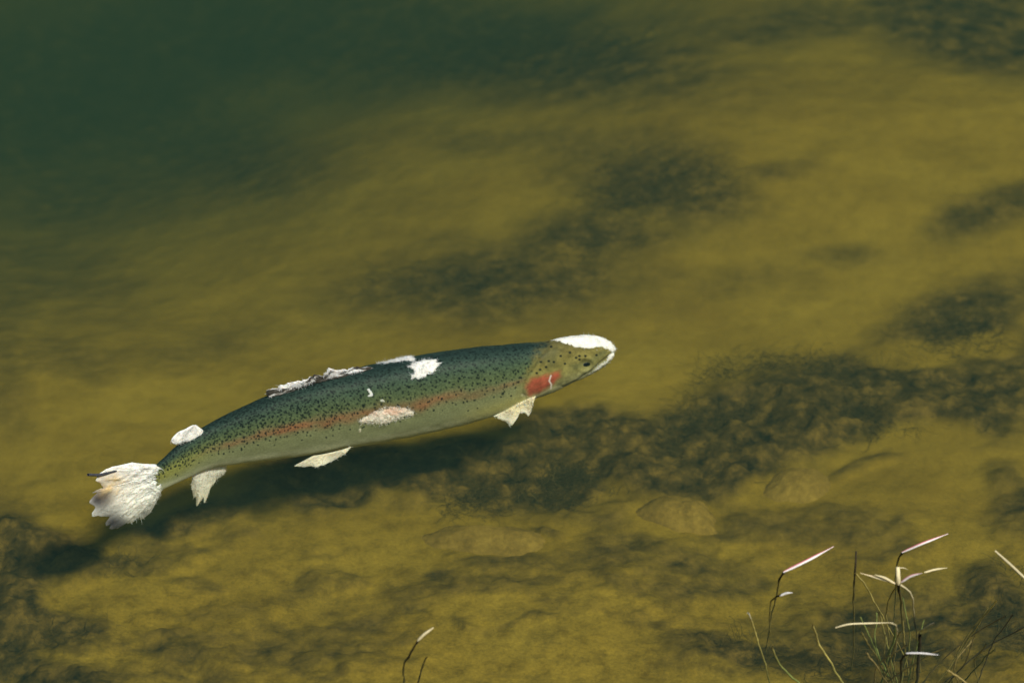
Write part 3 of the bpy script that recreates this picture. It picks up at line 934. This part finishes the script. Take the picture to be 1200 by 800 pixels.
def grad_cols(n, sides, stops, seed):
    t = np.linspace(0, 1, n)
    c = np.stack([np.interp(t, [s_[0] for s_ in stops], [s_[1][k_] for s_ in stops]) for k_ in range(3)], 1)
    c = c * (1 + 0.25 * vnoise(t * 23, 0 * t, None, seed))[:, None]
    return np.repeat(c, sides, 0)


def stalk(parent, name, path, r0, r1, stops, seed, root_down=True):
    """Thin round stem; runs down to the bed from its last point."""
    P = [list(p) for p in path]
    if root_down:
        e = at_z(*P[-1]); zb = float(zbed(e[0], e[1]))
        if e[2] > zb:
            q0 = at_z(*P[-2]); d = e - q0
            d = d / np.linalg.norm(d); d[2] = min(d[2], -0.6); d /= np.linalg.norm(d)
            end = e.copy()
            for _ in range(200):
                end = end + d * 0.006
                if end[2] < float(zbed(end[0], end[1])) - 0.006:
                    break
            p3 = np.vstack([pts3(P), end])
        else:
            p3 = pts3(P)
    else:
        p3 = pts3(P)
    n = 36
    c = spline(p3, n)
    j = np.cumsum(rng.normal(0, 0.00035, (n, 3)), axis=0); j -= np.linspace(0, 1, n)[:, None] * j[-1]
    c = c + j
    v, f = tube(c, np.linspace(r0 * 0.72, r1 * 0.55, n) * (1 + 0.12 * rng.normal(0, 1, n)))
    return obj(name, make_mesh(name, v, f, True, grad_cols(n, 7, stops, seed)), m_stem, parent)


def blade(parent, path, w, seed, tint=WHITE, pink=0.0, tip=0.25):
    """A dry folded leaf: a keeled ribbon with thickness, broad at the base and narrowing to the tip."""
    c = spline(pts3(path), 26); n = len(c)
    t = np.gradient(c, axis=0); t /= np.linalg.norm(t, axis=1)[:, None]
    s = np.cross(t, -FWD); s /= np.linalg.norm(s, axis=1)[:, None]
    if s.mean(0) @ UP < 0:
        s = -s
    nn = np.cross(s, t)
    if nn.mean(0) @ FWD > 0:
        nn = -nn
    k_ = np.linspace(0, 1, n)
    ww = 0.88 * w * np.minimum(1, (0.55 + k_ * 3)) * (1 - (1 - tip) * smooth(0.55, 1.0, k_))
    prof_ = [(-0.5, 0.0), (-0.25, 0.16), (0.0, 0.22), (0.28, 0.15), (0.5, 0.0), (0.0, -0.12)]
    ring = np.stack([c + s * (a_ * ww)[:, None] + nn * (b_ * ww)[:, None] for a_, b_ in prof_], 1)
    cc = np.zeros((n, 6, 3))
    for q_, (a_, b_) in enumerate(prof_):
        base_ = tint if a_ < 0.2 else tint * (1 - pink) + PINK * pink  # pink edge paints in what is mostly a lens colour fringe
        cc[:, q_] = base_ * (0.95 + 0.12 * vnoise(k_ * 12 + q_, 0 * k_, None, seed))[:, None]
    o = obj("blade", make_mesh("blade", ring.reshape(-1, 3), grid_faces(n, 6, True), True, cc.reshape(-1, 3)), m_straw, parent)
    return o


def grass(label, px, py, name="grass_plant"):
    p = on_bed(px, py)
    o = empty(name, p, label=label, category="twig" if name == "twig" else "grass")
    if name == "grass_plant":
        o["group"] = "grass stems standing in the shallows"
    return o


DK_OL = [(0, DARK), (0.07, DARK), (0.12, OLIVE * 0.7), (0.2, OLIVE), (1, OLIVE * 1.1)]
g = grass("grass stem with one long pale pink edged blade, left of the forked tuft", 905, 735)
blade(g, [(918, 670, 0.001), (945, 657, 0.012), (977, 640, 0.022)], 0.0042, 1, WHITE, 0.9)
stalk(g, "stem", [(919, 670, 0.002), (914, 677, -0.012), (911, 690, -0.05), (908, 705, -0.09)], 0.0017, 0.0012, DK_OL, 2)
g = grass("thin grass stem with a short white tip above the bent green strand", 898, 760)
blade(g, [(914, 698, 0.001), (921, 695, 0.006), (929, 694, 0.010)], 0.0032, 3, WHITE)
stalk(g, "stem", [(916, 697, 0.002), (910, 699, -0.01), (904, 705, -0.03), (902, 725, -0.09)], 0.0014, 0.0009, [(0, DARK), (0.06, DARK), (0.12, OLIVE), (1, OLIVE)], 4)
g = grass("grass stem holding a single pink edged blade above the forked tuft", 1050, 690)
blade(g, [(1057, 647, 0.001), (1080, 637, 0.014), (1111, 625, 0.022)], 0.0036, 5, WHITE, 0.9)
stalk(g, "stem", [(1060, 645, 0.002), (1054, 651, -0.012), (1051, 660, -0.05), (1050, 675, -0.09)], 0.0016, 0.0010, DK_OL, 6)

g = grass("tuft of grass with a fan of pale forked blades at the water surface", 1058, 780, "grass_tuft")
blade(g, [(1052, 684, 0.0), (1032, 678, 0.010), (1008, 671, 0.018)], 0.0030, 7, STRAW * 1.25, 0.2)
blade(g, [(1049, 684, 0.0), (1037, 677, 0.012), (1025, 673, 0.018)], 0.0034, 8, STRAW * 1.1)
blade(g, [(1053, 685, 0.0), (1052.5, 675, 0.012), (1052, 664, 0.020)], 0.0056, 9, STRAW * 1.35, 0.0, 0.95)
blade(g, [(1056, 682, 0.0), (1067, 675, 0.010), (1081, 671, 0.018)], 0.0036, 10, WHITE * 0.9, 0.7)
blade(g, [(1083, 670.5, 0.015), (1096, 667, 0.014), (1110, 665, 0.012)], 0.0026, 11, STRAW * 1.2)
blade(g, [(1051, 666, 0.014), (1058, 665, 0.012), (1064, 667, 0.008)], 0.0016, 11, STRAW * 0.9)
stalk(g, "stem", [(1053, 684, 0.001), (1055, 697, -0.03), (1057, 712, -0.07), (1060, 745, -0.13)], 0.0024, 0.0016, [(0, DARK), (0.07, DARK), (0.2, OLIVE * 0.6), (1, OLIVE)], 12)
stalk(g, "stem", [(1052, 685, 0.0), (1045, 696, -0.03), (1040, 712, -0.07), (1042, 745, -0.13)], 0.0012, 0.0010, [(0, OLIVE), (1, OLIVE)], 13)
stalk(g, "stem", [(1055, 684, 0.0), (1065, 692, -0.01), (1070, 703, -0.03), (1070, 712, -0.05), (1073, 740, -0.11)], 0.0014, 0.0011, [(0, STRAW), (0.22, STRAW * 0.8), (0.36, DARK), (0.42, DARK), (0.55, OLIVE), (1, OLIVE)], 14)
stalk(g, "stem", [(1050, 736, -0.06), (1048, 750, -0.09), (1042, 770, -0.13)], 0.0022, 0.0018, [(0, GREEN * 1.6), (1, GREEN)], 15)
stalk(g, "stem", [(1058, 700, -0.06), (1066, 745, -0.12), (1060, 785, -0.18)], 0.0014, 0.0014, [(0, GREEN), (1, OLIVE)], 16)
stalk(g, "stem", [(1030, 716, -0.08), (1038, 745, -0.12), (1048, 785, -0.18)], 0.0016, 0.0016, [(0, OLIVE), (1, GREEN)], 17)

rt = np.random.default_rng(5)
for k_ in range(8):
    x0, x1 = 1056 + rt.normal(0, 16), 1054 + rt.normal(0, 34)
    y1 = rt.uniform(715, 765)
    tn = [OLIVE * 0.8, GREEN, TAN, OLIVE * 0.5, GREEN * 0.7][k_ % 5] * rt.uniform(0.7, 1.2)
    stalk(g, "stem", [(x1, y1, -0.03 - rt.uniform(0, 0.05)), ((x0 + x1) / 2 + rt.normal(0, 7), (y1 + 800) / 2, -0.11), (x0, 800, -0.17)], 0.0011, 0.0016, [(0, tn * 1.3), (1, tn * 0.8)], 100 + k_)
g = grass("sunken tangle of olive grass stems over the right hand weed", 1150, 800, "grass_tuft")
for k_ in range(6):
    x0, x1 = 1120 + rt.normal(0, 28), 1165 + rt.normal(0, 26)
    y1 = rt.uniform(705, 775)
    tn = [OLIVE * 0.6, TAN * 0.6, DARK * 3, GREEN * 0.7, TAN * 0.9][k_ % 5] * rt.uniform(0.7, 1.2)
    stalk(g, "stem", [(x1, y1, -0.02 - rt.uniform(0, 0.06)), ((x0 + x1) / 2 + rt.normal(0, 9), (y1 + 800) / 2, -0.11), (x0, 802, -0.17)], 0.0010, 0.0015, [(0, tn * 1.3), (1, tn * 0.8)], 140 + k_)
g = grass("dark upright stem with a broken top beside the forked tuft", 1000, 760)
stalk(g, "stem", [(1002.5, 645, 0.010), (1002, 660, 0.001), (1001, 680, -0.03), (1000, 718, -0.10)], 0.0016, 0.0013, [(0, DARK), (0.12, DARK * 1.4), (0.25, OLIVE * 0.5), (1, OLIVE * 0.8)], 18)
g = grass("olive strand slanting from the dark upright stem to the tuft", 1032, 745)
stalk(g, "stem", [(1003, 671, -0.004), (1016, 691, -0.05), (1030, 716, -0.10)], 0.0012, 0.0012, [(0, OLIVE * 1.3), (1, OLIVE)], 19)
g = grass("arched white blade lying along the water below the dark upright stem", 1048, 760)
blade(g, [(979, 735, 0.002), (995, 731, 0.006), (1017, 730, 0.005), (1047, 729, 0.001)], 0.0019, 20, STRAW * 1.4, 0.0, 0.2)
stalk(g, "stem", [(1042, 729, 0.001), (1050, 731, -0.01), (1052, 742, -0.05), (1051, 760, -0.10)], 0.0010, 0.0012, [(0, STRAW), (1, OLIVE)], 21)
g = grass("straight white blade lying flat by the dark stalk below the tuft", 1055, 800)
blade(g, [(1062, 765, 0.002), (1080, 765, 0.008), (1100, 767, 0.010)], 0.0023, 22, WHITE)
stalk(g, "stem", [(1066, 765, 0.003), (1058, 766.5, -0.004), (1055, 772, -0.02), (1055, 786, -0.06)], 0.0016, 0.0012, [(0, DARK), (0.3, DARK), (0.6, OLIVE), (1, OLIVE)], 23)
g = grass("short yellow green shoot right of the tuft", 1076, 770)
stalk(g, "stem", [(1095, 730, 0.0), (1088, 734, -0.01), (1080, 740, -0.03), (1078, 752, -0.07)], 0.0013, 0.0010, [(0, STRAW), (0.4, GREEN * 1.3), (1, OLIVE)], 24)
g = grass("thick straw coloured stalk leaning over the dark right hand weed", 1215, 760)
blade(g, [(1203, 679, 0.004), (1185, 662, 0.018), (1166, 645, 0.030)], 0.0032, 25, STRAW * 0.95, 0.0, 0.7)
stalk(g, "stem", [(1203, 679, 0.004), (1208, 686, -0.01), (1214, 710, -0.07)], 0.0014, 0.0014, [(0, OLIVE), (1, OLIVE)], 26)
g = grass("single pale green strand under water, farthest from the forked tuft", 900, 800)
stalk(g, "stem", [(877, 718, -0.003), (884, 740, -0.05), (893, 770, -0.10), (903, 800, -0.15)], 0.0014, 0.0014, [(0, cl(0.5, 0.5, 0.42)), (0.12, OLIVE * 1.6), (1, GREEN)], 27)
g = grass("slanting pale green strand between the bent strand and the tuft", 985, 800)
stalk(g, "stem", [(952, 733, -0.02), (962, 757, -0.07), (976, 780, -0.11), (990, 804, -0.15)], 0.0016, 0.0018, [(0, OLIVE), (0.3, OLIVE * 1.8), (1, GREEN * 1.4)], 28)
g = grass("bent green strand curving along the weed below the short white tip", 935, 800)
stalk(g, "stem", [(904, 758, -0.06), (912, 775, -0.10), (922, 787, -0.12), (938, 801, -0.14)], 0.0015, 0.0017, [(0, OLIVE), (0.4, GREEN * 1.5), (1, GREEN * 1.2)], 29)
g = grass("dark brown dead stalk standing by the flat white blade", 1073, 800)
stalk(g, "stem", [(1077, 744, -0.02), (1076, 765, -0.06), (1074, 790, -0.11)], 0.0030, 0.0026, [(0, DARK * 1.3), (0.4, DARK * 2.4), (1, DARK * 2)], 30)
for k_, (lab, path, tone) in enumerate([
    ("long olive runner with a pale end slanting through the right hand weed", [(1168, 704, -0.01), (1150, 728, -0.06), (1128, 760, -0.12), (1096, 800, -0.18)], OLIVE),
    ("dark runner lying low across the right hand weed", [(1206, 732, -0.06), (1165, 752, -0.11), (1130, 778, -0.15), (1100, 806, -0.18)], DARK * 2.6),
    ("brown runner crossing under the olive one", [(1178, 722, -0.05), (1140, 742, -0.10), (1100, 775, -0.15), (1080, 800, -0.18)], TAN * 0.5),
    ("short tan sprig below the dark runner", [(1110, 785, -0.06), (1120, 791, -0.08), (1133, 801, -0.10)], TAN),
    ("brown dead stem leaning from the tuft's foot", [(1016, 764, -0.06), (1026, 776, -0.09), (1036, 792, -0.13)], TAN * 0.8),
]):
    g = grass(lab, path[-1][0], path[-1][1])
    stalk(g, "stem", path, 0.0013, 0.0014, [(0, tone * 1.5), (0.5, tone), (1, tone * 0.8)], 40 + k_)
g = grass("lone grass stem with a short pale tip, away from the others", 471, 805)
blade(g, [(489, 751, 0.001), (497, 743, 0.010), (508, 735, 0.017)], 0.0036, 50, STRAW * 1.25, 0.0, 0.5)
stalk(g, "stem", [(490, 750, 0.002), (481, 762, -0.015), (473, 777, -0.045), (471, 800, -0.10)], 0.0017, 0.0012, [(0, DARK), (0.14, DARK * 1.3), (0.22, OLIVE * 0.6), (1, OLIVE)], 51)
g = grass("dull olive stalk beside the lone pale tipped stem", 484, 810)
stalk(g, "stem", [(500, 770, -0.03), (494, 783, -0.06), (488, 802, -0.10)], 0.0013, 0.0012, [(0, OLIVE * 0.8), (0.4, DARK * 2.2), (1, OLIVE * 0.6)], 52)
g = grass("sunken twig on the bed beyond the weed mound", 868, 182, "twig")
stalk(g, "stem", [(898, 152, -0.36), (882, 166, -0.40), (868, 180, -0.43)], 0.0014, 0.0010, [(0, TAN * 0.8), (1, TAN * 0.7)], 53)
